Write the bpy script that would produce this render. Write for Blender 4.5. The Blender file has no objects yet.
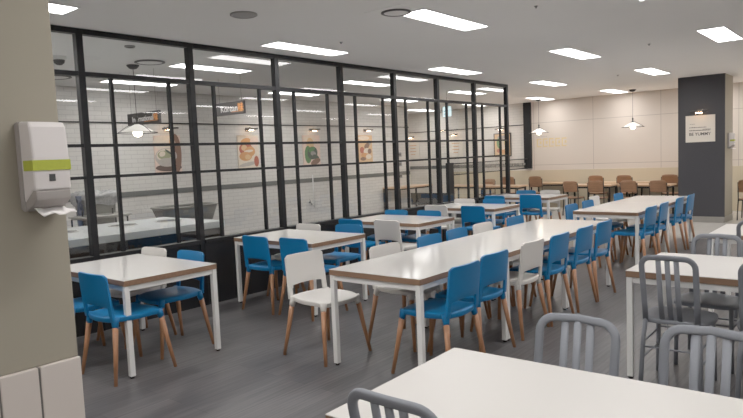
import bpy, bmesh, math, random
from mathutils import Vector, Matrix
random.seed(4)
SC = bpy.context.scene
COL = SC.collection
H = 3.05            # ceiling height
PX = -6.30          # plane of the glass partition
WY = 17.3           # far wall
FL = -0.045         # floor level (everything was measured from a plane a little above it)
TX = -10.7          # white tiled wall behind the glass

# ------------------------------------------------------------------ materials
def lin(c):
    return tuple(((v/255)/12.92 if v/255 <= .04045 else ((v/255+.055)/1.055)**2.4) for v in c)
def nd(m, t): return m.node_tree.nodes.new(t)
def mat(name, rgb, rough=.5, metal=0, spec=.5, coat=0, emit=0, ecol=None, noise=0, nscale=8):
    m = bpy.data.materials.new(name); m.use_nodes = True
    b = m.node_tree.nodes['Principled BSDF']
    c = lin(rgb) + (1,)
    b.inputs['Base Color'].default_value = c
    b.inputs['Roughness'].default_value = rough
    b.inputs['Metallic'].default_value = metal
    b.inputs['Specular IOR Level'].default_value = spec
    b.inputs['Coat Weight'].default_value = coat
    if emit:
        b.inputs['Emission Color'].default_value = (lin(ecol) + (1,)) if ecol else c
        b.inputs['Emission Strength'].default_value = emit
    if noise:
        L = m.node_tree.links
        tc = nd(m, 'ShaderNodeTexCoord'); n = nd(m, 'ShaderNodeTexNoise'); n.inputs['Scale'].default_value = nscale
        n.inputs['Detail'].default_value = 4
        L.new(tc.outputs['Object'], n.inputs['Vector'])
        r = nd(m, 'ShaderNodeMapRange'); r.inputs['To Min'].default_value = 1-noise; r.inputs['To Max'].default_value = 1+noise
        L.new(n.outputs['Fac'], r.inputs['Value'])
        mx = nd(m, 'ShaderNodeVectorMath'); mx.operation = 'MULTIPLY'; mx.inputs[0].default_value = c[:3]
        L.new(r.outputs['Result'], mx.inputs[1]); L.new(mx.outputs['Vector'], b.inputs['Base Color'])
    return m

def brick_mat(name, c1, c2, mortar, bw, rh, msize, axes, offset=.5, rough=.4, off=(0,0), grain=0, spec=.5, bump=0):
    m = bpy.data.materials.new(name); m.use_nodes = True
    L = m.node_tree.links; b = m.node_tree.nodes['Principled BSDF']
    b.inputs['Roughness'].default_value = rough; b.inputs['Specular IOR Level'].default_value = spec
    tc = nd(m, 'ShaderNodeTexCoord'); sp = nd(m, 'ShaderNodeSeparateXYZ'); L.new(tc.outputs['Object'], sp.inputs[0])
    cb = nd(m, 'ShaderNodeCombineXYZ')
    for i in (0, 1):
        a = nd(m, 'ShaderNodeMath'); a.operation = 'SUBTRACT'; a.inputs[1].default_value = off[i]
        L.new(sp.outputs[axes[i]], a.inputs[0]); L.new(a.outputs[0], cb.inputs[i])
    br = nd(m, 'ShaderNodeTexBrick'); br.offset = offset; br.squash = 1
    for k, v in (('Color1', lin(c1)+(1,)), ('Color2', lin(c2)+(1,)), ('Mortar', lin(mortar)+(1,))): br.inputs[k].default_value = v
    for k, v in (('Scale', 1), ('Mortar Size', msize), ('Mortar Smooth', .2), ('Brick Width', bw), ('Row Height', rh), ('Bias', 0)): br.inputs[k].default_value = v
    L.new(cb.outputs[0], br.inputs['Vector'])
    out = br.outputs['Color']
    if grain:
        mp = nd(m, 'ShaderNodeMapping'); mp.inputs['Scale'].default_value = (1.2, 26, 1); L.new(cb.outputs[0], mp.inputs[0])
        n = nd(m, 'ShaderNodeTexNoise'); n.inputs['Scale'].default_value = 1.6; n.inputs['Detail'].default_value = 6; L.new(mp.outputs[0], n.inputs['Vector'])
        r = nd(m, 'ShaderNodeMapRange'); r.inputs['To Min'].default_value = 1-grain; r.inputs['To Max'].default_value = 1+grain; L.new(n.outputs['Fac'], r.inputs['Value'])
        mx = nd(m, 'ShaderNodeVectorMath'); mx.operation = 'MULTIPLY'; L.new(out, mx.inputs[0]); L.new(r.outputs['Result'], mx.inputs[1]); out = mx.outputs['Vector']
    L.new(out, b.inputs['Base Color'])
    if bump:
        bp = nd(m, 'ShaderNodeBump'); bp.inputs['Strength'].default_value = bump; bp.inputs['Distance'].default_value = .003; bp.invert = True
        L.new(br.outputs['Fac'], bp.inputs['Height']); L.new(bp.outputs[0], b.inputs['Normal'])
    return m

def glass_mat(name, tint=(245,248,248), ior=1.5, extra=0):
    m = bpy.data.materials.new(name); m.use_nodes = True
    nt = m.node_tree; L = nt.links; nt.nodes.clear()
    o = nd(m, 'ShaderNodeOutputMaterial'); mx = nd(m, 'ShaderNodeMixShader'); t = nd(m, 'ShaderNodeBsdfTransparent'); g = nd(m, 'ShaderNodeBsdfGlossy')
    f = nd(m, 'ShaderNodeFresnel'); f.inputs['IOR'].default_value = ior
    t.inputs['Color'].default_value = lin(tint)+(1,); g.inputs['Roughness'].default_value = .0
    a = nd(m, 'ShaderNodeMath'); a.operation = 'MULTIPLY_ADD'; a.inputs[1].default_value = 2.1; a.inputs[2].default_value = extra; a.use_clamp = True
    L.new(f.outputs[0], a.inputs[0]); L.new(a.outputs[0], mx.inputs[0])
    L.new(t.outputs[0], mx.inputs[1]); L.new(g.outputs[0], mx.inputs[2]); L.new(mx.outputs[0], o.inputs[0])
    return m

def wood_mat(name, c1, c2, axis=2, rough=.45):
    m = bpy.data.materials.new(name); m.use_nodes = True
    L = m.node_tree.links; b = m.node_tree.nodes['Principled BSDF']; b.inputs['Roughness'].default_value = rough
    tc = nd(m, 'ShaderNodeTexCoord'); mp = nd(m, 'ShaderNodeMapping'); s = [40, 40, 40]; s[axis] = 3; mp.inputs['Scale'].default_value = s
    n = nd(m, 'ShaderNodeTexNoise'); n.inputs['Scale'].default_value = 1; n.inputs['Detail'].default_value = 4
    cr = nd(m, 'ShaderNodeValToRGB'); cr.color_ramp.elements[0].color = lin(c1)+(1,); cr.color_ramp.elements[1].color = lin(c2)+(1,)
    cr.color_ramp.elements[0].position = .3; cr.color_ramp.elements[1].position = .7
    L.new(tc.outputs['Object'], mp.inputs[0]); L.new(mp.outputs[0], n.inputs['Vector']); L.new(n.outputs['Fac'], cr.inputs[0]); L.new(cr.outputs[0], b.inputs['Base Color'])
    return m

M = dict(
    blue=mat('blue_plastic', (2,104,162), .42, spec=.35),
    whitep=mat('white_plastic', (216,213,208), .4),
    legwood=wood_mat('leg_wood', (146,96,62), (168,116,80)),
    edgewood=wood_mat('edge_wood', (118,88,66), (136,104,80), 0),
    top=mat('table_laminate', (214,212,208), .11, spec=.5),
    whitem=mat('white_metal', (226,226,224), .4),
    blackr=mat('black_rubber', (22,22,22), .7),
    blackm=mat('black_metal', (13,14,18), .5, spec=.3),
    greym=mat('grey_brushed_metal', (116,120,128), .55, metal=.1, spec=.3, noise=.06, nscale=30),
    brownw=wood_mat('brown_ply', (122,84,56), (146,104,72), 0),
    brownt=wood_mat('brown_table', (186,150,116), (204,170,136), 0),
    ceil=mat('ceiling_paint', (238,236,234), .85, noise=.02, nscale=1),
    beige=mat('column_paint', (150,143,127), .8, noise=.02, nscale=3),
    skirt=mat('skirt_tile', (206,196,188), .45),
    joint=mat('joint_grey', (96,92,88), .8),
    charcoal=mat('charcoal_panel', (40,40,46), .55, noise=.03, nscale=2),
    wain=mat('wainscot_beige', (190,176,150), .7, noise=.03, nscale=2),
    band=mat('grey_band', (84,87,86), .4),
    darkw=mat('dark_lower_panel', (16,17,20), .35),
    diff=mat('light_diffuser', (255,255,255), .5, emit=26.0, ecol=(255,251,248)),
    top2=mat('table_laminate_matt', (200,197,192), .42),
    bulb=mat('bulb', (255,250,240), .4, emit=9, ecol=(255,240,215)),
    shade=mat('enamel_shade', (235,232,228), .35, emit=.35, ecol=(255,246,232)),
    steel=mat('stainless', (170,168,162), .32, metal=.9),
    steeld=mat('satin_grey_plastic', (122,121,115), .5),
    hole=mat('hole_dark', (46,47,48), .6),
    counter=mat('counter_white', (226,230,230), .25),
    dispw=mat('dispenser_white', (222,216,214), .35),
    dispg=mat('dispenser_grey', (150,144,140), .5),
    green=mat('lime_tape', (172,182,52), .5, noise=.12, nscale=60),
    paper=mat('tissue', (236,232,230), .9),
    signd=mat('sign_dark', (62,58,58), .5),
    orange=mat('sign_orange', (222,140,70), .5, emit=.2),
    lettw=mat('lettering_white', (235,232,230), .5, emit=.15),
    exitw=mat('exit_white', (214,240,244), .4, emit=1.0),
    exitt=mat('exit_teal', (24,110,124), .5),
    ink=mat('ink', (70,64,60), .7),
    posterp=mat('poster_paper', (222,214,202), .6),
    warm=mat('picture_lamp_glow', (255,220,180), .5, emit=35, ecol=(255,206,160)),
    chrome=mat('lamp_metal', (180,176,170), .25, metal=.9),
    paley=mat('pale_yellow', (212,188,140), .7),
    bag=mat('clear_bag', (150,150,150), .35, coat=.4, noise=.6, nscale=28),
    bagb=mat('bluish_bag', (70,80,104), .35, noise=.25, nscale=30),
    glass=glass_mat('partition_glass'),
    glass2=glass_mat('screen_glass', (225,228,226), 1.4, .02),
    floor=brick_mat('dark_vinyl_plank', (84,82,83), (68,67,69), (48,47,48), 1.2, .16, .0025, (1,0), .37, .36, grain=1.0, spec=.4),
    floor2=brick_mat('pale_stone_floor', (178,174,168), (172,168,162), (150,146,142), .6, .6, .003, (0,1), 0, .22, grain=.04),
    tile=brick_mat('white_subway_tile', (214,210,204), (208,204,198), (182,178,174), .25, .078, .004, (1,2), .5, .25, bump=.4),
    tileb=brick_mat('white_subway_tile_far', (214,208,200), (208,202,194), (190,184,178), .25, .078, .004, (0,2), .5, .3, off=(0,0)),
    wallp=brick_mat('large_wall_panels', (206,194,182), (204,192,180), (160,148,138), 1.76, 1.23, .007, (0,2), 0, .6, off=(-8.11,1.2-1.23*2)),
    plain=mat('plain_wall', (190,182,172), .8),
)

dm = M['diff']; g_ = nd(dm, 'ShaderNodeNewGeometry'); dt = nd(dm, 'ShaderNodeVectorMath'); dt.operation = 'DOT_PRODUCT'
dm.node_tree.links.new(g_.outputs['Incoming'], dt.inputs[0]); dm.node_tree.links.new(g_.outputs['Normal'], dt.inputs[1])
mu = nd(dm, 'ShaderNodeMath'); mu.operation = 'MULTIPLY_ADD'; mu.inputs[1].default_value = 15; mu.inputs[2].default_value = 8; mu.use_clamp = False
ab = nd(dm, 'ShaderNodeMath'); ab.operation = 'ABSOLUTE'; dm.node_tree.links.new(dt.outputs['Value'], ab.inputs[0])
dm.node_tree.links.new(ab.outputs[0], mu.inputs[0]); dm.node_tree.links.new(mu.outputs[0], dm.node_tree.nodes['Principled BSDF'].inputs['Emission Strength'])
# ------------------------------------------------------------------ mesh builder
class MB:
    def __init__(s): s.bm = bmesh.new(); s.mi = 0
    def _set(s, fs, sm=False):
        for f in fs: f.material_index = s.mi; f.smooth = sm
    def box(s, x0, x1, y0, y1, z0, z1, M4=None):
        vs = [s.bm.verts.new((x, y, z)) for x in (x0, x1) for y in (y0, y1) for z in (z0, z1)]
        if M4:
            for v in vs: v.co = M4 @ v.co
        fs = [s.bm.faces.new([vs[i] for i in q]) for q in ((0,1,3,2),(4,6,7,5),(0,4,5,1),(2,3,7,6),(0,2,6,4),(1,5,7,3))]
        s._set(fs); return fs
    def quad(s, pts):
        f = s.bm.faces.new([s.bm.verts.new(p) for p in pts]); s._set([f]); return f
    def tube(s, path, rx, ry=None, n=8, up=(0,0,1), cap=True, taper=None, square=0):
        ry = rx if ry is None else ry
        P = [Vector(p) for p in path]; rings = []
        T0 = (P[1]-P[0]).normalized(); U = Vector(up)
        if abs(T0.dot(U)) > .95: U = Vector((0,1,0)) if abs(T0.y) < .9 else Vector((1,0,0))
        side = T0.cross(U).normalized()
        for i, p in enumerate(P):
            a = P[max(i-1, 0)]; b = P[min(i+1, len(P)-1)]; T = (b-a).normalized()
            side = (side - T*side.dot(T)).normalized(); V = side.cross(T).normalized()
            k = 1 if taper is None else taper[0]+(taper[1]-taper[0])*i/(len(P)-1)
            ring = []
            for j in range(n):
                t = 2*math.pi*(j+.5)/n; c, q = math.cos(t), math.sin(t)
                if square:
                    e = 1-square*.6; c = math.copysign(abs(c)**e, c); q = math.copysign(abs(q)**e, q)
                ring.append(s.bm.verts.new(p+side*(c*rx*k)+V*(q*ry*k)))
            rings.append(ring)
        fs = []
        for A, B in zip(rings, rings[1:]):
            for j in range(n): fs.append(s.bm.faces.new((A[j], A[(j+1) % n], B[(j+1) % n], B[j])))
        s._set(fs, True)
        if cap: s._set([s.bm.faces.new(rings[0][::-1]), s.bm.faces.new(rings[-1])])
    def lathe(s, prof, c=(0,0,0), n=20, cap0=False, cap1=False):
        rings = []
        for r, z in prof: rings.append([s.bm.verts.new((c[0]+r*math.cos(2*math.pi*j/n), c[1]+r*math.sin(2*math.pi*j/n), c[2]+z)) for j in range(n)])
        fs = []
        for A, B in zip(rings, rings[1:]):
            for j in range(n): fs.append(s.bm.faces.new((A[j], A[(j+1) % n], B[(j+1) % n], B[j])))
        s._set(fs, True)
        if cap0: s._set([s.bm.faces.new(rings[0][::-1])])
        if cap1: s._set([s.bm.faces.new(rings[-1])])
    def grid(s, fn, nu, nv, skip=None):
        V = [[None]*(nv+1) for _ in range(nu+1)]
        for i in range(nu+1):
            for j in range(nv+1): V[i][j] = s.bm.verts.new(fn(i, j))
        fs = []
        for i in range(nu):
            for j in range(nv):
                if skip and skip(i, j): continue
                fs.append(s.bm.faces.new((V[i][j], V[i+1][j], V[i+1][j+1], V[i][j+1])))
        s._set(fs, True)
    def build(s, name, mats, parent=None, bevel=0, loc=None, seg=2):
        me = bpy.data.meshes.new(name)
        loose = [v for v in s.bm.verts if not v.link_faces]
        bmesh.ops.delete(s.bm, geom=loose, context='VERTS')
        bmesh.ops.recalc_face_normals(s.bm, faces=s.bm.faces)
        s.bm.to_mesh(me); s.bm.free()
        for m in (mats if isinstance(mats, (list, tuple)) else [mats]): me.materials.append(M[m] if isinstance(m, str) else m)
        o = bpy.data.objects.new(name, me); COL.objects.link(o)
        if parent: o.parent = parent
        if loc: o.location = loc
        if bevel:
            b = o.modifiers.new('bevel', 'BEVEL'); b.width = bevel; b.segments = seg; b.limit_method = 'ANGLE'; b.angle_limit = math.radians(50)
        return o

def tag(o, label, cat, group=None, kind=None):
    o['label'] = label; o['category'] = cat
    if group: o['group'] = group
    if kind: o['kind'] = kind
    return o
def thing(name, label, cat, loc=(0,0,0), rz=0, group=None):
    o = bpy.data.objects.new(name, None); COL.objects.link(o); o.empty_display_size = .1
    o.location = loc; o.rotation_euler = (0, 0, rz)
    return tag(o, label, cat, group)
def struct(o): o['kind'] = 'structure'; return o
def dup(root, loc, rz=0, label=None, group=None):
    r = root.copy(); COL.objects.link(r); r.location = loc; r.rotation_euler = (0, 0, rz)
    if label: r['label'] = label
    if group: r['group'] = group
    for ch in root.children:
        c = ch.copy(); COL.objects.link(c); c.parent = r
        for g in ch.children:
            d = g.copy(); COL.objects.link(d); d.parent = c
    return r
class Proto:
    """first placement moves the original, later ones copy it"""
    def __init__(s, make): s.make = make; s.root = None
    def put(s, loc, rz, label, group=None):
        if s.root is None:
            s.root = s.make(); s.root.location = loc; s.root.rotation_euler = (0,0,rz); s.root['label'] = label
            if group: s.root['group'] = group
            bpy.context.view_layer.update(); return s.root
        return dup(s.root, loc, rz, label, group)
PI = math.pi
R_ = math.radians

# ------------------------------------------------------------------ setting
XW, XE, YS = -13.2, 4.2, -3.2
m = MB(); m.box(XW, XE, YS, 12.1, FL-.1, FL); struct(m.build('floor', 'floor'))
m = MB(); m.box(XW, XE, 12.1, WY, FL-.1, FL+.001); struct(m.build('floor', 'floor2'))
m = MB(); m.box(XW, XE, YS, WY, H, H+.1); struct(m.build('ceiling', 'ceil'))
m = MB(); m.box(-8.17, XE, WY, WY+.15, FL, H); struct(m.build('wall_back', 'wallp'))
m = MB(); m.box(XW, -8.17, WY, WY+.15, FL, H); struct(m.build('wall_back', 'tileb'))
m = MB(); m.box(XE, XE+.15, YS, WY, FL, H); struct(m.build('wall_right', 'plain'))
m = MB(); m.box(XW, XE, YS-.15, YS, FL, H); struct(m.build('wall_front', 'plain'))
m = MB(); m.box(XW-.15, XW, 14.6, WY, FL, H); struct(m.build('wall_left', 'plain'))
m = MB(); m.box(XW, TX, YS, 14.6, FL, H); struct(m.build('wall_tiled', 'tile'))
# trims
m = MB(); m.box(-10.9, XE, WY-.02, WY, FL, 1.05); struct(m.build('trim_1', 'wain', bevel=.004))
m = MB(); m.box(TX, TX+.012, YS, 14.6, 1.1, 1.2); struct(m.build('trim_2', 'band'))
m = MB(); m.box(TX, TX+.02, YS, 14.6, 2.44, 2.465); struct(m.build('trim_3', 'blackm'))
m = MB(); m.box(XW, -8.4, WY-.02, WY, 1.16, 1.27); struct(m.build('trim_4', 'band'))
m = MB(); m.box(XW, -8.4, WY-.02, WY, 2.39, 2.415); struct(m.build('trim_5', 'blackm'))
m = MB(); m.box(-8.4, -8.17, WY-.08, WY, 1.11, H); struct(m.build('trim_6', 'blackm', bevel=.004))
m = MB(); m.box(XW, -10.9, WY-.03, WY, FL, .36); struct(m.build('baseboard_back', 'darkw'))
m = MB(); m.box(TX, TX+.02, YS, 14.6, FL, .12); struct(m.build('baseboard_left', 'darkw'))

# near column on the left, painted beige over a tiled skirt
t = thing('column', 'large beige painted column with pale tiled skirt in the left foreground', 'column', (-3.05, .45, 0))
m = MB(); m.box(-.45, .44, -1.0, .71, .86, H); m.build('shaft', 'beige', t, bevel=.006)
for k, (a, b) in enumerate(((-1.0, -.1), (-.1, .095), (.1, .245), (.25, .397), (.402, .545), (.55, .715))[:]):
    m = MB(); m.box(-.46, .455, a, b-.003, FL, .86); m.build('skirt_tile', 'skirt', t, bevel=.004)
m = MB(); m.box(-.44, .45, -.98, .70, FL, .855); m.build('joint_filler', 'joint', t)
# far charcoal column
t = thing('column', 'charcoal clad square column with framed notice at the back of the room', 'column', (-3.075, 15.07, 0))
m = MB(); m.box(-.465, .43, -.42, -.40, FL, H); m.build('front_panel', 'charcoal', t)
m = MB(); m.box(-.46, .425, -.40, .43, FL, H); m.build('shaft', 'beige', t)
m = MB(); m.box(-.46, .432, -.425, .435, FL, .08); m.build('plinth', 'steel', t)

# ------------------------------------------------------------------ glass partition
t = thing('glass_partition', 'black steel framed glass partition with many panes running beside the dining tables', 'partition', (PX, 0, 0))
posts = [.5, 1.77, 3.05, 4.34, 5.66, 6.93, 8.22, 9.49, 10.79, 12.13]
for y in posts:
    m = MB(); m.box(-.04, .04, y-.035, y+.035, FL, H-.002); m.build('post', 'blackm', t, bevel=.004)
for z, h, d in ((3.02, .055, .04), (2.6, .045, .036), (1.88, .032, .03), (1.555, .032, .03)):
    for y0, y1 in zip(posts, posts[1:]):
        m = MB(); m.box(-d, d, y0+.035, y1-.035, z-h/2, z+h/2); m.build('rail', 'blackm', t)
for y0, y1 in zip(posts, posts[1:]):
    m = MB(); m.box(-.05, .06, y0+.035, y1-.035, .70, .75); m.build('sill', 'blackm', t, bevel=.003)
    for q in (y0+.315, y1-.295):
        m = MB(); m.box(-.022, .022, q-.016, q+.016, .75, 2.58); m.build('mullion', 'blackm', t)
    m = MB(); m.quad([(0,y0+.03,.74),(0,y1-.03,.74),(0,y1-.03,3.0),(0,y0+.03,3.0)]); m.build('glass_pane', 'glass', t)
    m = MB(); m.box(-.025, .025, y0+.035, y1-.035, FL, .70); m.build('lower_panel', 'darkw', t)

# ------------------------------------------------------------------ ceiling lights
def mk_light():
    t = thing('ceiling_light', '', 'ceiling light')
    m = MB()
    for a in ((-.165,.165,-.64,-.625),(-.165,.165,.625,.64),(-.165,-.15,-.625,.625),(.15,.165,-.625,.625)): m.box(a[0],a[1],a[2],a[3],-.008,0)
    m.build('frame', 'whitem', t)
    m = MB(); m.box(-.15,.15,-.625,.625,-.005,-.001); m.build('diffuser', 'diff', t)
    return t
PL = Proto(mk_light)
cols = {-11.75: 'first row left of the tiled wall end', -9.75: 'kitchen aisle row by the tiled wall', -7.75: 'row just behind the glass partition', -5.75: 'row over the partition tables', -3.75: 'row over the long tables', -1.75: 'row over the grey metal chairs', .25: 'row out to the right', 2.25: 'added unseen row farthest right'}  # outermost right row is unseen, added for more light from a larger room
rown = {-1.9: 'added unseen behind the viewer', 1.6: 'nearest the near column', 5.1: 'second from the near column', 8.65: 'third from the near column', 12.2: 'fourth from the near column', 15.75: 'next to the far wall'}  # panels behind the camera are unseen extras, added to brighten the room
for x, cn in cols.items():
    for y, rn in rown.items():
        if x == -11.75 and y < 15: continue
        if x == .25 and y > 12.5: pass
        yy = y+.63 if y < 15 else y+.6
        if y == 1.6: yy -= .18
        yy += .12 if y in (5.1, 8.65) and x > -2 else 0
        sh = .1 if y == 12.2 else (.3 if y > 15 else 0)
        PL.put(((x+.1 if x > -5 and x < -3 else (-5.62 if x == -5.75 and y == 1.6 else x))+sh, yy, H), 0, 'ceiling light panel, %s, %s' % (cn, rn), 'recessed ceiling light panels')

# round ceiling pieces
def disc(name, label, cat, x, y, r, ringm, inner, group=None):
    t = thing(name, label, cat, (x, y, H), 0, group)
    m = MB(); m.lathe([(r*.99,0),(r,-.012),(r*.86,-.02),(r*.8,-.012)], n=28); m.build('rim', ringm, t)
    m = MB(); m.lathe([(r*.8,-.012),(r*.5,-.022),(.001,-.024)], n=28); m.build('face', inner, t)
    return t
GR = mat('speaker_grey', (150,148,146), .7)
disc('ceiling_speaker', 'round grey flush ceiling grille above the partition post', 'ceiling grille', -4.77, 3.93, .13, GR, GR)
disc('air_diffuser', 'round ceiling air diffuser with dark slot beside the big front light panel', 'air diffuser', -3.76, 5.0, .15, 'signd', 'ceil')
m = MB(); m.box(-.22,.22,-.22,.22,-.004,0); tag(m.build('diffuser_plate', 'ceil', loc=(-3.76,5.0,H)), 'thin square white plate around the round air diffuser', 'plate')
disc('air_diffuser', 'round ceiling air diffuser with dark slot seen through the upper glass', 'air diffuser', -7.72, 4.7, .2, 'signd', 'ceil')
disc('air_diffuser', 'round ceiling air diffuser seen through the glass next to the beige column', 'air diffuser', -9.7, 4.3, .24, 'signd', 'ceil')
disc('smoke_detector', 'small round smoke detector on the ceiling behind the upper glass', 'smoke detector', -6.84, 3.92, .06, GR, 'ink')
def spr():
    t = thing('sprinkler', '', 'sprinkler')
    m = MB(); m.lathe([(.035,0),(.032,-.008),(.012,-.01)], n=14); m.build('escutcheon', 'chrome', t)
    m = MB(); m.lathe([(.012,-.008),(.01,-.03),(.02,-.034),(.001,-.036)], n=10); m.build('head', 'signd', t)
    return t
PS = Proto(spr)
for x, y, l in ((-2.71,5.89,'beside the front right light panel'),(-5.17,5.74,'beside the light over the second partition table'),(-4.18,12.76,'between the two far light panels'),(-2.63,9.34,'above the second row of long tables')):
    sp_ = PS.put((x,y,H), 0, 'small ceiling sprinkler head '+l, 'sprinkler heads'); sp_.scale = (.6,.6,.6)
t = thing('dome_camera', 'small white dome security camera on the ceiling next to the beige column', 'camera', (-7.96, 3.6, H))
m = MB(); m.lathe([(.09,0),(.09,-.03),(.07,-.045)], n=20); m.build('base', 'whitem', t)
m = MB(); m.lathe([(.07,-.04),(.06,-.08),(.03,-.105),(.001,-.11)], n=20); m.build('dome', 'blackm', t)

# ------------------------------------------------------------------ pendants
def mk_pend():
    t = thing('pendant_lamp', '', 'pendant lamp')
    m = MB(); m.lathe([(.001,0),(.085,0),(.085,-.012),(.05,-.05),(.015,-.06),(.001,-.06)], n=20); m.build('canopy', 'blackm', t)
    m = MB(); m.tube([(0,0,-.05),(0,0,-.72)], .005, n=6); m.build('cable', 'blackm', t)
    m = MB(); m.lathe([(.001,-.70),(.014,-.70),(.022,-.73),(.014,-.76),(.014,-.79),(.03,-.80),(.03,-.83),(.001,-.83)], n=14); m.build('socket', 'blackm', t)
    m = MB(); m.lathe([(.03,-.815),(.08,-.84),(.2,-.905),(.215,-.925),(.205,-.922),(.08,-.855),(.03,-.83)], n=28); m.build('shade', 'shade', t)
    m = MB(); m.lathe([(.262,-.93),(.27,-.93),(.27,-.938),(.262,-.938),(.262,-.93)], n=32)
    for a in (0, 2*PI/3, 4*PI/3): m.tube([(.02*math.cos(a+.2),.02*math.sin(a+.2),-.78),(.16*math.cos(a+.2),.16*math.sin(a+.2),-.86),(.266*math.cos(a+.2),.266*math.sin(a+.2),-.934)], .004, n=5)
    m.build('wire_ring', 'blackm', t)
    m = MB(); m.lathe([(.001,-.86),(.03,-.865),(.06,-.895),(.066,-.93),(.055,-.965),(.03,-.985),(.001,-.992)], n=18); m.build('bulb', 'bulb', t)
    return t
PP = Proto(mk_pend)
PP.put((-8.09,4.66,H), 0, 'white cone pendant lamp with black wire ring behind the glass partition', 'white cone pendant lamps')
PP.put((-5.01,16.38,H), .3, 'white cone pendant lamp before the far wall left of the charcoal column', 'white cone pendant lamps')
PP.put((-7.55,16.44,H), .6, 'white cone pendant lamp beside the dark strip on the far wall', 'white cone pendant lamps')

# ------------------------------------------------------------------ text helper
def text_obj(name, body, size, matn, parent, loc, rot, bold=0, extr=.002, align='LEFT', sx=1):
    c = bpy.data.curves.new(name, 'FONT'); c.body = body; c.size = size; c.extrude = extr; c.offset = bold; c.align_x = align; c.align_y = 'CENTER'
    o = bpy.data.objects.new(name, c); COL.objects.link(o)
    dg = bpy.context.evaluated_depsgraph_get(); me = bpy.data.meshes.new_from_object(o.evaluated_get(dg))
    bpy.data.objects.remove(o); me.materials.clear(); me.materials.append(M[matn])
    q = bpy.data.objects.new(name, me); COL.objects.link(q); q.parent = parent; q.location = loc; q.rotation_euler = rot; q.scale = (sx,1,1)
    return q
# hanging kitchen signs (face the room along -Y)
def hang_sign(x0, x1, y, z0, z1, label, body, tail, size):
    t = thing('hanging_sign', label, 'sign', ((x0+x1)/2, y, z0)); w = (x1-x0)/2; h = z1-z0
    m = MB(); m.box(-w, w, -.02, .02, 0, h); m.build('board', 'signd', t, bevel=.003)
    for s in (-1, 1):
        m = MB(); m.tube([(s*w*.8,0,h),(s*w*.8,0,H-z0)], .003, n=5); m.build('wire', 'chrome', t)
    o = text_obj('lettering', body, size, 'lettw', t, (-w*.68,-.022,h*.47), (PI/2,0,0), .0)
    wd = max(v.co.x for v in o.data.vertices)
    text_obj('lettering', tail, size, 'orange', t, (-w*.68+wd+.01,-.022,h*.47), (PI/2,0,0), .002)
    m = MB(); m.box(w*.1, w*.9, -.023, -.021, h*.2, h*.2+.008); m.build('underline', 'orange', t)
hang_sign(-9.0,-8.13,5.05,2.27,2.45,'dark hanging sign, white lettering and orange end, behind the near pendant lamp','International','味',.115)
hang_sign(-8.72,-8.0,6.5,2.43,2.64,'dark hanging sign with short white word and orange mark right of the pendant','Korean','味',.15)
# exit sign
t = thing('exit_sign', 'small lit white sign with a teal running figure hanging behind the glass', 'sign', (-7.7,12.0,2.48))
m = MB(); m.box(-.1,.1,-.02,.02,0,.22); m.build('panel', 'exitw', t, bevel=.004)
m = MB(); m.tube([(0,0,.22),(0,0,H-2.48)], .006, n=6); m.build('rod', 'chrome', t)
m = MB()
m.box(-.012,.02,-.024,-.021,.155,.185); m.tube([(.0,-.023,.15),(-.01,-.023,.095)], .016, .002, n=8, up=(0,1,0))
for P in ([(-.06,-.023,.11),(-.03,-.023,.13),(.0,-.023,.14),(.03,-.023,.115),(.055,-.023,.12)], [(-.01,-.023,.1),(.03,-.023,.08),(.025,-.023,.04)], [(-.01,-.023,.1),(-.03,-.023,.06),(-.065,-.023,.055)]):
    m.tube(P, .008, .002, n=6, up=(0,1,0))
m.build('running_figure', 'exitt', t)

# ------------------------------------------------------------------ posters and picture lamps
def ell(m, cx, cz, rx, rz, y, n=20, a0=0, a1=2*PI, rot=0):
    pts = []
    for j in range(n):
        t = a0+(a1-a0)*j/(n-1 if a1-a0 < 6.2 else n); x = rx*math.cos(t); z = rz*math.sin(t)
        pts.append((cx+x*math.cos(rot)-z*math.sin(rot), y, cz+x*math.sin(rot)+z*math.cos(rot)))
    m.quad(pts)
CM = {k: mat('print_'+k, v, .55, noise=.15, nscale=25) for k, v in dict(cream=(222,206,186), pink=(226,196,180), brown=(120,84,66), dbrown=(84,62,54), bowl=(178,168,160), leaf=(146,150,112), greenp=(70,122,66), dgreen=(52,72,60), orange=(206,142,84), red=(176,84,60), tan=(214,172,124), greyp=(140,136,134), yel=(214,190,110)).items()}
def poster(x, y, z, w, h, rz, label, bg, shapes, group, frame=None, lamp=True):
    """local: board in the XZ plane facing -Y"""
    t = thing('poster', label, 'poster', (x, y, z), rz, group)
    m = MB(); m.box(-w/2, w/2, -.02, 0, 0, h); m.build('board', CM.get(bg, None) or bg, t)
    if frame:
        m = MB()
        for a in ((-w/2-.02,-w/2+.01,-.01,h+.02),(w/2-.01,w/2+.02,-.01,h+.02),(-w/2,w/2,-.02,.01),(-w/2,w/2,h-.01,h+.02)): m.box(a[0],a[1],-.035,0,a[2],a[3])
        m.build('frame', frame, t)
    if shapes:
        names = []; m = MB()
        for k, (c, cx, cz, rx, rzz, rot) in enumerate(shapes):
            if c not in names: names.append(c)
            m.mi = names.index(c); ell(m, cx*w, cz*h, rx*w, rzz*h, -.0205-.0004*k, rot=rot)
        m.build('printed_picture', [CM[c] for c in names], t)
    return t
def mk_lamp():
    t = thing('picture_lamp', '', 'picture lamp')
    m = MB(); m.box(-.05,.05,-.03,0,-.04,.05); m.build('wall_box', 'chrome', t, bevel=.004)
    m = MB(); m.tube([(0,-.03,.02),(0,-.12,.05),(0,-.16,.02)], .008, n=6); m.build('arm', 'chrome', t)
    m = MB(); m.tube([(-.17,-.16,.0),(.17,-.16,.02)], .018, n=10); m.build('shade_bar', 'signd', t)
    m = MB(); m.box(-.06,.06,-.162,-.15,-.022,-.012); m.build('lit_tube', 'warm', t)
    return t
PLMP = Proto(mk_lamp)
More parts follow.
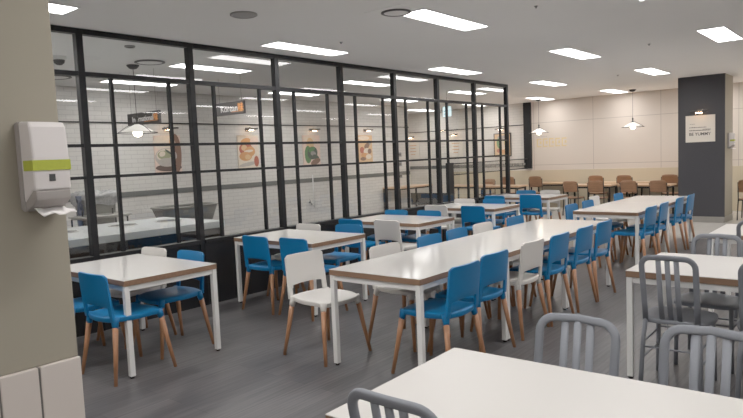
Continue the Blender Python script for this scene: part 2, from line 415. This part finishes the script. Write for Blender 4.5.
RT = PI/2   # boards on the tiled wall face +X
pn = [
 (6.75, 'food poster of a grey bowl with leaves, first on the tiled wall', 'pink', [('brown',.3,.5,.22,.55,0),('cream',-.12,.8,.42,.2,0),('tan',.12,.82,.06,.08,0),('dbrown',.0,.12,.5,.1,0),('bowl',-.08,.42,.42,.24,.1),('cream',-.08,.47,.36,.17,.1),('leaf',-.14,.47,.26,.12,0),('cream',-.22,.5,.12,.07,.3),('dgreen',.02,.55,.16,.03,-.6),('bowl',-.05,.27,.36,.12,0),('brown',.33,.2,.1,.18,0)]),
 (8.71, 'food poster of round orange buns on cream, second on the tiled wall', 'cream', [('orange',-.1,.78,.28,.14,.2),('pink',.3,.82,.2,.15,0),('red',-.12,.58,.32,.2,0),('tan',-.2,.62,.14,.09,0),('orange',.06,.5,.26,.16,.2),('cream',.0,.52,.22,.04,.1),('orange',-.15,.36,.3,.14,0),('tan',-.05,.34,.14,.08,0),('bowl',-.05,.12,.44,.06,.15),('red',.36,.2,.12,.17,0)]),
 (10.63, 'food poster with green salad jar, third on the tiled wall', 'pink', [('cream',-.1,.9,.36,.08,0),('tan',-.08,.68,.22,.24,0),('greenp',-.22,.35,.2,.3,0),('dgreen',.04,.4,.3,.22,.4),('greenp',.0,.52,.2,.08,.4),('greyp',.08,.38,.16,.08,-.2),('dgreen',.22,.26,.2,.08,-.3),('brown',.2,.1,.3,.1,.3)]),
 (12.63, 'food poster of brown bakery pieces, fourth on the tiled wall', 'tan', [('cream',-.1,.9,.4,.08,0),('greyp',.25,.72,.15,.1,0),('brown',.1,.6,.2,.1,.4),('red',-.25,.45,.16,.12,0),('cream',.05,.42,.2,.1,.3),('brown',.28,.4,.14,.1,0),('orange',-.1,.25,.24,.1,0),('cream',.2,.2,.2,.09,0),('brown',-.2,.12,.2,.07,0)])]
for y, l, bg, sh in pn:
    poster(TX+.001, y, 1.52, .57, .70, RT, l, bg, sh, 'food posters on the tiled wall')
    PLMP.put((TX, y, 2.34), RT, 'small picture lamp above the '+l.split(',')[0].replace('food ', 'food '), 'picture lamps')
for x, l in ((-12.5,'pale framed notice on the far wall, left one behind the glass'),(-10.8,'pale framed notice on the far wall, right one behind the glass')):
    t = poster(x, WY, 1.54, .5, .58, 0, l, M['posterp'], None, None)
    m = MB()
    for i, w in enumerate((.15,.11,.13,.09)): m.box(-w,w,-.022,-.0201,.42-.1*i,.44-.1*i)
    m.build('text_lines', CM['orange'], t)
    PLMP.put((x, WY, 2.24), 0, 'small picture lamp above the %s pale notice on the far wall' % ('left' if x < -12 else 'right'), 'picture lamps')
poster(-9.13, WY, 1.5, .54, .68, 0, 'dark framed colourful picture on the far wall beside the last partition post', 'tan', [('greenp',-.2,.6,.16,.25,0),('cream',.05,.55,.14,.3,0),('yel',.25,.6,.14,.2,0),('dgreen',.3,.35,.14,.12,0),('red',-.2,.25,.16,.1,0),('orange',.1,.2,.2,.1,0),('greyp',0,.85,.3,.08,0)], None, frame='signd')
PLMP.put((-9.13, WY, 2.32), 0, 'small picture lamp above the dark framed colourful picture', 'picture lamps')
# notice on the charcoal column
CY = 15.07-.42
t = poster(-3.105, CY, 1.665, .56, .56, 0, 'square pale notice with dark lettering on the charcoal column', M['posterp'], None, None)
m = MB()
random.seed(2)
def dashes(m, x0, x1, z, h, wmin, wmax):
    x = x0
    while x < x1:
        w = random.uniform(wmin, wmax); m.box(x, min(x+w, x1), -.0225, -.0202, z, z+h*random.uniform(.75,1)); x += w+wmin*.5
dashes(m, -.2, -.1, .375, .008, .01, .02); dashes(m, -.21, .12, .30, .016, .012, .03); dashes(m, -.21, .2, .235, .02, .012, .03); dashes(m, .05, .2, .26, .012, .01, .02)
m.build('small_print', 'ink', t)
text_obj('lettering', 'BE YUMMY', .088, 'ink', t, (-.215,-.021,.165), (PI/2,0,0), .002, sx=.98)
PLMP.put((-3.105, CY, 2.29), 0, 'silver picture lamp above the notice on the charcoal column', 'picture lamps')
# faint wall lettering
t = thing('wall_lettering', 'faint pale yellow lettering on the far wall below the left pendant lamp', 'lettering', (-8.02, WY, 1.72))
m = MB()
for i in range(5):
    x = i*.19
    m.box(x, x+.15, -.006, 0, .0, .035); m.box(x, x+.04, -.006, 0, .03, .25); m.box(x, x+.15, -.006, 0, .21, .25); m.box(x+.09, x+.15, -.006, 0, .09, .17)
m.build('yellow_characters', 'paley', t)
m = MB(); dashes(m, 0, .34, .29, .03, .02, .04); m.build('small_line', CM['bowl'], t)

# ------------------------------------------------------------------ towel dispenser
def mk_disp():   # on a +X facing wall, wall at x=0
    t = thing('paper_dispenser', '', 'dispenser')
    def prof(m, pts, y0, y1):
        a = [m.bm.verts.new((x,y0,z)) for x,z in pts]; b = [m.bm.verts.new((x,y1,z)) for x,z in pts]; n = len(pts)
        fs = [m.bm.faces.new(a), m.bm.faces.new(b[::-1])]+[m.bm.faces.new((a[i],b[i],b[(i+1)%n],a[(i+1)%n])) for i in range(n)]; m._set(fs)
    m = MB(); prof(m, [(0,0.01),(.03,0),(.03,.335),(0,.33)], -.064, .064); m.build('back_plate', 'dispg', t, bevel=.004)
    m = MB(); prof(m, [(.03,.03),(.1,.078),(.125,.078),(.128,.2),(.118,.31),(.105,.328),(.03,.335)], -.062, .062); m.build('cover', 'dispw', t, bevel=.01, seg=3)
    m = MB(); prof(m, [(.03,.0),(.09,.025),(.123,.045),(.124,.078),(.1,.08),(.03,.04)], -.058, .058); m.build('lower_tray', 'dispg', t, bevel=.004)
    m = MB(); prof(m, [(.05,.152),(.1292,.152),(.1292,.19),(.05,.19)], -.0632, .0632); m.build('tape_band', 'green', t)
    m = MB(); m.box(.124,.1285,-.012,.008,.112,.138); m.build('level_window', 'hole', t)
    m = MB()
    m.grid(lambda i, j: (.04+.02*j+.006*math.sin(i*1.3), -.045+.018*i, .018-.006*j+.006*math.sin(i*1.7+j)+(.004 if j > 3 else 0)), 6, 5)
    o = m.build('tissue', 'paper', t); md = o.modifiers.new('s','SOLIDIFY'); md.thickness = .003
    return t
PD = Proto(mk_disp)
qd = PD.put((-2.61, 1.058, 1.484), 0, 'white paper dispenser with lime green tape on the near beige column', 'paper dispensers')
PD.put((-2.65, 14.98, 1.5), 0, 'small white paper dispenser on the side of the charcoal column', 'paper dispensers')

qd.scale = (1.1, 1.12, 1.045)
# ------------------------------------------------------------------ kitchen side
t = thing('return_counter', 'white topped dark counter with round drop holes behind the glass', 'counter', (-7.72, 3.3, 0))
m = MB(); m.box(-.7,.72,-1.9,1.85,FL,.78); m.build('cabinet', 'darkw', t)
m = MB(); m.box(-.75,.76,-1.95,1.9,.78,.87); m.build('worktop', 'counter', t, bevel=.008)
for x, y in ((-.2,.15),(-.2,.95),(-.05,1.55)):
    m = MB(); m.lathe([(.19,.87),(.19,.876),(.165,.878),(.165,.872)], (x,y,0), 28); m.build('hole_ring', 'steel', t)
    m = MB(); m.lathe([(.165,.8715),(.001,.8715)], (x,y,0), 28); m.build('drop_hole', 'hole', t)
t = thing('waste_bin', 'grey lined waste bin topped with a crumpled clear bag behind the glass', 'bin', (-9.35, 4.6, 0))
m = MB()
def taper_box(m, w0, d0, z0, w1, d1, z1, n=6):
    pr = []
    for w, d, z in ((w0,d0,z0),(w0+(w1-w0)*.85,d0+(d1-d0)*.85,z0+(z1-z0)*.85),(w1,d1,z1)):
        ring = []
        for j in range(24):
            t_ = 2*PI*j/24; c, s_ = math.cos(t_), math.sin(t_)
            ring.append(m.bm.verts.new((w*math.copysign(abs(c)**.45,c), d*math.copysign(abs(s_)**.45,s_), z)))
        pr.append(ring)
    fs = []
    for A, B in zip(pr, pr[1:]):
        for j in range(24): fs.append(m.bm.faces.new((A[j],A[(j+1)%24],B[(j+1)%24],B[j])))
    fs.append(m.bm.faces.new(pr[0][::-1])); m._set(fs, True)
taper_box(m, .17, .2, FL, .2, .27, 1.2); m.build('body', 'steeld', t)
random.seed(9)
m = MB(); ra = [random.uniform(-1,1) for _ in range(2000)]
def bagfn(i, j):
    a = 2*PI*(i % 40)/40; prof = [(1.04,1.1),(1.1,1.14),(1.12,1.2),(1.16,1.25),(1.02,1.29),(.8,1.26),(.55,1.3),(.3,1.24),(.02,1.27)][j]
    c, s_ = math.cos(a), math.sin(a); q = 1+.09*ra[(i % 40)*9+j]
    return (.2*prof[0]*q*math.copysign(abs(c)**.5,c), .27*prof[0]*q*math.copysign(abs(s_)**.5,s_), prof[1]+.03*ra[900+(i % 40)*9+j])
m.grid(bagfn, 40, 8); m.build('bin_bag', 'bag', t)
m = MB(); m.grid(lambda i, j: (.08+.05*ra[i*7+j]*.6+.02*i, -.3-.03*math.sin(i*1.5)+.012*ra[50+i*9+j], 1.25-.12*j), 6, 8); 
o = m.build('hanging_bag', 'bagb', t); o.modifiers.new('s','SOLIDIFY').thickness = .01
t = thing('steel_stand', 'stainless shelf stand on thin black legs in front of the waste bin', 'stand', (-8.8, 4.38, 0))
m = MB(); m.box(-.22,.22,-.36,.38,.95,.975); m.box(-.2,.2,-.33,.35,.93,.95); m.build('shelf', 'steel', t, bevel=.01)
for x in (-.17,.17):
    for y in (-.33,.33):
        m = MB(); m.tube([(x,y,.93),(x,y,FL)], .012, n=8); m.build('leg', 'blackm', t)
for y in (-.25,.2):
    m = MB(); m.tube([(0,y,.975),(0,y,1.06)], .01, n=8); m.build('upright_pin', 'blackm', t)
t = thing('wash_tub', 'wide grey tub with a rolled rim standing behind the white counter', 'tub', (-9.5, 6.27, 0))
m = MB(); taper_box(m, .24, .44, .62, .3, .56, .93); m.build('basin', 'steeld', t)
m = MB(); pts = []
for j in range(25):
    a = 2*PI*j/24; c, s_ = math.cos(a), math.sin(a); pts.append((.3*math.copysign(abs(c)**.45,c), .56*math.copysign(abs(s_)**.45,s_), .93))
m.tube(pts, .018, n=8, cap=False); m.build('rolled_rim', 'steeld', t)
m = MB(); m.box(-.22,.22,-.42,.42,FL,.62); m.build('stand', 'steeld', t, bevel=.01)
# low steel ledge seen at the end of counter
t = thing('wall_tap', 'slim white pipe with a small tap on the tiled wall', 'tap', (TX, 10.6, .5))
m = MB(); m.tube([(.04,0,0),(.04,0,.78)], .014, n=8); m.build('pipe', 'whitem', t)
m = MB(); m.tube([(0,-.12,.12),(.07,-.12,.12),(.09,-.12,.07)], .016, n=8); m.tube([(0.03,-.12,.12),(.03,-.12,.2)], .01, n=6); m.build('tap', 'chrome', t)
m = MB(); m.tube([(0.03,-.12,.12),(.04,0,.12)], .01, n=6); m.build('link_pipe', 'whitem', t)
for z, l in ((1.62,'upper'),(1.35,'middle'),(1.02,'lower')):
    t = thing('switch_box', '%s small grey switch box at the end of the tiled wall' % l, 'switch', (TX, 14.1, z), 0, 'switch boxes on the tiled wall')
    m = MB(); m.box(0,.03,-.09,.09,0,.12); m.build('case', 'greym', t, bevel=.005)
    m = MB(); m.box(.03,.036,-.05,.05,.03,.09); m.build('buttons', 'ink', t)
# desk
t = thing('side_desk', 'narrow wood topped desk with thin black frame against the tiled wall', 'desk', (-10.36, 14.0, 0))
m = MB(); m.box(-.3,.3,-.75,.8,.76,.8); m.build('desktop', 'brownt', t, bevel=.003)
for x in (-.27,.27):
    for y in (-.72,.77):
        m = MB(); m.box(x-.02,x+.02,y-.02,y+.02,FL,.76); m.build('leg', 'blackm', t)
m = MB(); m.box(-.27,.27,-.72,.77,.72,.76); m.build('apron', 'blackm', t)
# low glass banner rail in front of the back wall
t = thing('rail_screen', 'low dark rail screen with glass band between a dark pillar and the far wall', 'screen', (-8.29, 15.0, 0))
m = MB(); m.box(-.05,.05,-2.15,-1.93,FL,1.42); m.build('pillar', 'blackm', t, bevel=.005)
m = MB(); m.box(-.02,.02,-1.93,2.2,1.38,1.405); m.build('top_rail', 'blackm', t)
m = MB(); m.box(-.02,.02,-1.93,2.2,1.105,1.13); m.build('bottom_rail', 'blackm', t)
m = MB(); m.box(-.02,.02,-.7,-.35,1.13,1.38); m.build('grey_plate', 'band', t)
m = MB(); m.quad([(0,-1.93,1.12),(0,2.2,1.12),(0,2.2,1.38),(0,-1.93,1.38)]); m.build('glass_band', 'glass2', t)
m = MB()
random.seed(5)
y = -.2
while y < 1.9:
    w = random.uniform(.08,.2); m.box(.003,.008,y,y+w,1.22,1.28); y += w+.07
m.build('lettering_blocks', 'steeld', t)

# ------------------------------------------------------------------ tables
def mk_table(w, d, top='top', edge='edgewood', legm='whitem'):
    t = thing('dining_table', '', 'table')
    m = MB(); fs = m.box(-w/2, w/2, -d/2, d/2, .704, .748)
    m.build('edge_core', edge, t, bevel=.002)
    m = MB(); m.box(-w/2, w/2, -d/2, d/2, .7481, .7515); m.build('tabletop', top, t, bevel=.001)
    m = MB(); a, b = w/2-.025, d/2-.025
    for q in ((-a,a,-b-.012,-b+.012),(-a,a,b-.012,b+.012),(-a-.012,-a+.012,-b,b),(a-.012,a+.012,-b,b)): m.box(q[0],q[1],q[2],q[3],.662,.7035)
    m.build('apron', legm, t)
    for sx in (-1, 1):
        for sy in (-1, 1):
            x, y = sx*(w/2-.024), sy*(d/2-.024)
            m = MB(); m.box(x-.021,x+.021,y-.021,y+.021,FL+.018,.703); L = m.build('leg', legm, t, bevel=.003)
            m = MB(); m.lathe([(.001,FL),(.017,FL),(.017,FL+.018),(.001,FL+.018)], (x,y,0), 12); m.build('glide', 'blackr', L)
    return t
ordn = ['first','second','third','fourth','fifth']
PTW = Proto(lambda: mk_table(1.32, .88))
TX0, TX1 = -6.03, -4.71
TY = [2.45, 4.62, 6.57, 8.68, 10.95]
for i, y in enumerate(TY):
    PTW.put(((TX0+TX1)/2+[.09,0,0,-.05,-.15][i], y+.44, 0), 0, 'white dining table with wood edge beside the glass partition, %s from the beige column' % ordn[i], 'white tables along the partition')
PTL = Proto(lambda: mk_table(.9, 1.32))
for i in range(3):
    PTL.put((-3.03, 3.59+1.322*(i+.5), 0), 0, '%s white table of the nearer long joined row in the middle of the room' % ('nearest','middle','farthest')[i], 'tables joined into the nearer long row')
PTM = Proto(lambda: mk_table(.9, 1.48))
for i in range(2):
    PTM.put((-3.03, 8.64+1.482*(i+.5), 0), 0, '%s white table of the farther long joined row before the charcoal column' % ('near','far')[i], 'tables joined into the farther long row')
PTG = Proto(lambda: mk_table(1.3, .9, 'top2'))
PTG.put((-1.45+.65, 5.0, 0), 0, 'white table with wood edge between grey metal chairs at the right edge', 'white tables with grey metal chairs')
PTG.put((-1.36+.65, 7.2, 0), 0, 'white table farther back on the right behind the slatted grey chair', 'white tables with grey metal chairs')
t = mk_table(1.8, .88, 'top2'); t.location = (-1.515+.9, 1.96, 0); t.rotation_euler = (0,0,R_(1.5)); tag(t, 'large blank white table top filling the bottom right foreground', 'table', 'white tables with grey metal chairs')

# ------------------------------------------------------------------ plastic chair
def mk_chair(pm):
    def f():
        t = thing('dining_chair', '', 'chair')
        m = MB()
        N = 12
        def sf(i, j):
            u, v = 2*i/N-1, 2*j/N-1
            x = u*math.sqrt(1-v*v*.28); y = v*math.sqrt(1-u*u*.28)
            x *= .228*(1-.06*(1-v)/2)*1.08; y *= .232*1.08
            z = .48 - .016*(1-u*u)*(1-v*v) - .014*max(0, v-.55)/.45 + .006*max(0,-v-.5) - .012*max(abs(u),abs(v))**8
            return (x, y, z)
        m.grid(sf, N, N)
        o = m.build('seat', pm, t)
        s = o.modifiers.new('s','SOLIDIFY'); s.thickness = .042; s.offset = -1
        b = o.modifiers.new('b','BEVEL'); b.width = .009; b.segments = 3; b.limit_method = 'ANGLE'; b.angle_limit = R_(50)
        # four leg sockets of the shell
        for sx in (-1, 1):
            for sy in (-1, 1):
                m = MB()
                m.tube([(sx*.188,sy*.19,.47 if sy < 0 else .455),(sx*.195,sy*.197,.43),(sx*.203,sy*.205,.385)], .03, n=12, taper=(1.1,.78)); m.build('leg_socket', pm, t)
                m = MB(); m.tube([(sx*.202,sy*.204,.395),(sx*.228,sy*.23,.2),(sx*.262,sy*.268,FL)], .0235, n=12, taper=(1,.6)); m.build('leg', 'legwood', t)
        us = [-1,-.94,-.84,-.8,-.55,-.28,0,.28,.55,.8,.84,.94,1]
        zs = [.445,.475,.5,.525,.548,.62,.68,.74,.79,.812,.82]
        def bf(i, j):
            u, z = us[i], zs[j]
            if j == 4: z += .016*(1-u*u)
            if j == 3: z += .008*(1-u*u)
            tt = (z-.445)/.375
            if j == 10: z -= .022*max(0,(abs(u)-.8)/.2)**2*1.0 + .0
            if j == 9: z -= .012*max(0,(abs(u)-.8)/.2)**2
            x = u*(.222-.012*tt); k = .97 if (j == 10 and abs(u) > .95) else 1
            y = -.215-.038*tt-.026*(1-u*u)*(.35+.65*tt)
            return (x*k, y, z)
        m = MB(); m.grid(bf, len(us)-1, len(zs)-1, skip=lambda i, j: j < 4 and 2 < i < 9)
        o = m.build('backrest', pm, t)
        s = o.modifiers.new('s','SOLIDIFY'); s.thickness = .02; s.offset = 0
        b = o.modifiers.new('b','BEVEL'); b.width = .006; b.segments = 2; b.limit_method = 'ANGLE'; b.angle_limit = R_(50)
        return t
    return f
PB, PW = Proto(mk_chair('blue')), Proto(mk_chair('whitep'))
def chair(col, x, y, face, label, group, jit=0):
    """x,y = where the back top is; face = direction angle the chair faces (0 = +Y)"""
    a = R_(face+jit); dx, dy = -math.sin(a), math.cos(a)
    P = PB if col == 'b' else PW
    P.put((x+dx*.25, y+dy*.25, 0), a, label, group)
cn = {'b': 'blue', 'w': 'white'}
G1 = 'plastic chairs at the tables along the partition'
T_near = [[('b',-5.50,2.28,'left'),('b',-4.84,2.31,'right')], [('b',-5.45,4.46,'left'),('b',-4.87,4.50,'right')], [('b',-5.60,6.24,'left'),('w',-5.0,6.27,'right')],
          [('w',-5.66,8.40,'left'),('b',-4.98,8.40,'right')], [('b',-5.74,10.50,'left'),('b',-5.16,10.80,'right')]]
T_far = [[('w',-5.72,3.375,'left'),('b',-5.12,3.40,'right')], [('w',-5.74,5.58,'left'),('b',-5.15,5.70,'right')], [('b',-5.80,7.52,'left'),('b',-5.22,7.56,'right')],
         [('w',-5.90,9.68,'left'),('b',-5.32,9.70,'right')], [('b',-5.80,11.95,'left'),('w',-5.30,12.0,'right')]]
random.seed(1)
for i in range(5):
    for c, x, y, s in T_near[i]:
        chair(c, x, y, 0, '%s plastic chair, near side of the %s table along the partition, %s one' % (cn[c], ordn[i], s), G1, random.uniform(-2,2))
    for c, x, y, s in T_far[i]:
        chair(c, x, y, 180, '%s plastic chair, far side of the %s table along the partition, %s one' % (cn[c], ordn[i], s), G1, random.uniform(-2,2))
six = ['nearest','second','third','fourth','fifth','sixth']
for k, (c, x, y) in enumerate([('w',-4.00,3.82),('w',-3.62,4.50),('b',-3.62,5.23),('b',-3.64,5.79),('w',-3.64,6.36),('b',-3.62,7.14)]):
    chair(c, x, y, -90, '%s plastic chair, partition side of the nearer long table row, %s from camera' % (cn[c], six[k]), 'plastic chairs along the nearer long row', (-4 if k == 0 else random.uniform(-2,2)))
for k, (c, x, y) in enumerate([('b',-2.43,3.96),('b',-2.49,4.53),('w',-2.50,5.26),('b',-2.47,5.80),('b',-2.46,6.43),('b',-2.45,6.98)]):
    chair(c, x, y, 90, '%s plastic chair, right side of the nearer long table row, %s from camera' % (cn[c], six[k]), 'plastic chairs along the nearer long row', random.uniform(-2,2))
for k, (c, x, y) in enumerate([('b',-3.62,8.94),('b',-3.64,9.65),('w',-3.85,10.50),('b',-3.68,11.2)]):
    chair(c, x, y, -90, '%s plastic chair, partition side of the farther long table row, %s from camera' % (cn[c], six[k]), 'plastic chairs along the farther long row', random.uniform(-2,2))
for k, (c, x, y) in enumerate([('b',-2.48,8.87),('b',-2.48,9.50),('b',-2.50,10.45),('b',-2.48,11.05)]):
    chair(c, x, y, 90, '%s plastic chair, right side of the farther long table row, %s from camera' % (cn[c], six[k]), 'plastic chairs along the farther long row', random.uniform(-2,2))

# ------------------------------------------------------------------ grey metal chair
def arc(c, r, a0, a1, n, plane):
    return [plane(c[0]+r*math.cos(a0+(a1-a0)*i/n), c[1]+r*math.sin(a0+(a1-a0)*i/n)) for i in range(n+1)]
def mk_metal():
    t = thing('metal_chair', '', 'chair')
    hw = .167; zt = .892; r = .065
    def yb(z): return -.19-.09*max(0, (z-.45))/.43
    pts = [(-.165, yb(.44), .44), (-.165, yb(.6), .6), (-hw, yb(zt-r-.03), zt-r-.03)]
    for i in range(7):
        a = PI-PI/2*i/6; x = -hw+r+r*math.cos(a); z = zt-r+r*math.sin(a); pts.append((x, yb(z)-.012*(1-(x/hw)**2), z))
    pts.append((0, yb(zt)-.018, zt+.004))
    pts += [(-x, y, z) for x, y, z in pts[:-1][::-1]]
    m = MB(); m.tube(pts, .0185, .013, n=12, up=(0,1,0), square=.5); m.build('back_frame', 'greym', t)
    for x in (-.056, 0, .056):
        m = MB(); m.tube([(x, yb(.46)-.0, .45),(x, yb(.62)-.016,.62),(x, yb(zt-.02)-.014, zt-.008)], .017, .007, n=10, up=(0,1,0), square=.4); m.build('back_slat', 'greym', t)
    m = MB(); N = 12
    def sf(i, j):
        u, v = 2*i/N-1, 2*j/N-1
        x = u*math.sqrt(1-v*v*.32)*.215*(1+.06*v)*1.08; y = v*math.sqrt(1-u*u*.32)*.205*1.08
        return (x, y+.01, .462-.022*math.exp(-((abs(u)-.45)**2)*9)*(1-v*v)+.004*math.cos(u*3)-.012*max(abs(u),abs(v))**6)
    m.grid(sf, N, N); o = m.build('seat', 'greym', t)
    s = o.modifiers.new('s','SOLIDIFY'); s.thickness = .03; s.offset = -1
    b = o.modifiers.new('b','BEVEL'); b.width = .009; b.segments = 3; b.limit_method = 'ANGLE'; b.angle_limit = R_(50)
    for sx in (-1, 1):
        m = MB(); m.tube([(sx*.165,-.19,.45),(sx*.18,-.2,.3),(sx*.19,-.235,FL)], .015, .015, n=10, square=.4); m.build('leg', 'greym', t)
        m = MB(); m.tube([(sx*.18,.185,.44),(sx*.185,.19,.25),(sx*.19,.2,FL)], .015, .015, n=10, square=.4); m.build('leg', 'greym', t)
        for z in (.28,.17):
            m = MB(); m.tube([(sx*.183,-.205,z),(sx*.187,.195,z)], .007, n=8); m.build('side_stretcher', 'greym', t)
    for y, z in ((-.2,.25),(.19,.3)):
        m = MB(); m.tube([(-.18,y,z),(.18,y,z)], .007, n=8); m.build('cross_stretcher', 'greym', t)
    return t
PM = Proto(mk_metal)
def mchair(x, y, face, label):
    a = R_(face); dx, dy = -math.sin(a), math.cos(a)
    PM.put((x+dx*.28, y+dy*.28, 0), a, label, 'grey slat back metal chairs')
mchair(-1.17, 1.45, 0, 'grey metal slat back chair cut off at the bottom edge before the foreground table')
mchair(-1.04, 2.61, 182, 'grey metal chair behind the foreground table, left one with three slats')
mchair(-.53, 2.68, 180, 'grey metal chair behind the foreground table, right one near the picture edge')
mchair(-1.12, 4.36, 0, 'grey metal chair standing in front of the right table, back in full view')
mchair(-.53, 4.36, 0, 'grey metal chair at the right picture edge in front of the right table')
mchair(-1.05, 5.53, 180, 'grey metal chair on the far side of the right table')
mchair(-.92, 6.66, 2, 'grey metal chair before the farthest white table at the right edge')

# ------------------------------------------------------------------ brown cafe furniture by the far wall
def mk_brown():
    t = thing('wooden_chair', '', 'chair')
    m = MB()
    m.grid(lambda i, j: ((i/8*2-1)*(.21-.006*j)*(.97 if j == 6 and i in (0,8) else 1), -.2-.012*j-.035*(1-(i/8*2-1)**2), .6+.046*j-(.02*abs(i/8*2-1)**4 if j == 6 else 0)), 8, 6)
    o = m.build('backrest', 'brownw', t); o.modifiers.new('s','SOLIDIFY').thickness = .015
    m = MB(); m.grid(lambda i, j: ((i/8*2-1)*.21*math.sqrt(1-(j/8*2-1)**2*.25), (j/8*2-1)*.21*math.sqrt(1-(i/8*2-1)**2*.25), .46-.01*(1-(i/8*2-1)**2)), 8, 8)
    o = m.build('seat', 'brownw', t); o.modifiers.new('s','SOLIDIFY').thickness = .02
    for sx in (-1, 1):
        m = MB(); m.tube([(sx*.19,-.235,.82),(sx*.19,-.2,.45),(sx*.2,-.24,0)], .012, n=8); m.build('leg', 'blackm', t)
        m = MB(); m.tube([(sx*.18,.18,.44),(sx*.2,.22,0)], .012, n=8); m.build('leg', 'blackm', t)
    m = MB()
    for q in ([(-.19,-.2,.43),(.19,-.2,.43)], [(-.18,.18,.43),(.18,.18,.43)], [(-.19,-.2,.43),(-.18,.18,.43)], [(.19,-.2,.43),(.18,.18,.43)]): m.tube(q, .01, n=6)
    m.build('seat_frame', 'blackm', t)
    return t
PBR = Proto(mk_brown)
bc = [(-6.17,15.2),(-5.56,15.2),(-4.77,15.2),(-4.09,15.2),(-2.30,15.2)]
for (x, y), l in zip(bc, ['leftmost in the front row','second in the front row','third in the front row','fourth of the front row','right of the charcoal column']):
    PBR.put((x, y+.24, FL), R_(random.uniform(-4,4)), 'brown wooden chair before the far wall, %s' % l, 'brown wooden chairs near the far wall')
for x, l in ((-8.42,'partly behind the last partition post'),(-7.6,'next to the dark wall strip'),(-5.92,'left of centre in the back row'),(-5.18,'in the middle of the back row'),(-4.12,'back row beside the charcoal column')):
    q = PBR.put((x, 16.47, FL), R_(random.uniform(-4,4)), 'brown wooden chair against the far wall tables, %s' % l, 'brown wooden chairs near the far wall'); q.scale = (1,1,1.1)
PBR.put((-9.3, 16.5, FL), PI, 'brown wooden chair seen through the glass at the far left cafe table', 'brown wooden chairs near the far wall')
def mk_btable():
    t = thing('cafe_table', '', 'table')
    m = MB(); m.box(-.6,.6,-.3,.3,.71,.75); m.build('tabletop', 'brownt', t, bevel=.004)
    m = MB(); m.box(-.56,.56,-.26,.26,.66,.71); m.build('apron', 'blackm', t)
    for sx in (-1,1):
        for sy in (-1,1):
            x, y = sx*.54, sy*.24; m = MB(); m.box(x-.02,x+.02,y-.02,y+.02,0,.66); m.build('leg', 'blackm', t)
    return t
PBT = Proto(mk_btable)
for x, y, l in ((-9.5,15.9,'seen through the glass left of the last post'),(-8.25,15.6,'just right of the last partition post'),(-5.9,15.9,'front row behind the two left brown chairs'),(-4.55,15.9,'front row left of the charcoal column'),(-1.9,15.9,'right of the charcoal column'),
                (-7.4,16.95,'against the wall beside the dark strip'),(-5.75,16.95,'against the wall at left of the back row'),(-4.5,16.95,'against the wall behind the charcoal column')):
    PBT.put((x,y,FL), 0, 'light wood cafe table with dark legs, '+l, 'cafe tables near the far wall')

# ------------------------------------------------------------------ camera
cam = bpy.data.cameras.new('camera'); co = bpy.data.objects.new('camera', cam); COL.objects.link(co)
cam.sensor_width = 36; cam.lens = 622.64*36/743; cam.clip_start = .05
r = Vector((0.76866, 0.63824, -0.04256)); u = Vector((-0.02037, 0.09093, 0.99565)); w = Vector((-0.63933, 0.76445, -0.08289))
co.matrix_world = Matrix(((r.x,u.x,-w.x,0),(r.y,u.y,-w.y,0),(r.z,u.z,-w.z,1.64),(0,0,0,1)))
SC.camera = co
wd = bpy.data.worlds.new('world'); SC.world = wd; wd.use_nodes = True
wd.node_tree.nodes['Background'].inputs[0].default_value = (.8,.8,.8,1); wd.node_tree.nodes['Background'].inputs[1].default_value = .2
SC.view_settings.view_transform = 'Standard'
SC.view_settings.exposure = .1
SC.view_settings.gamma = 1.3
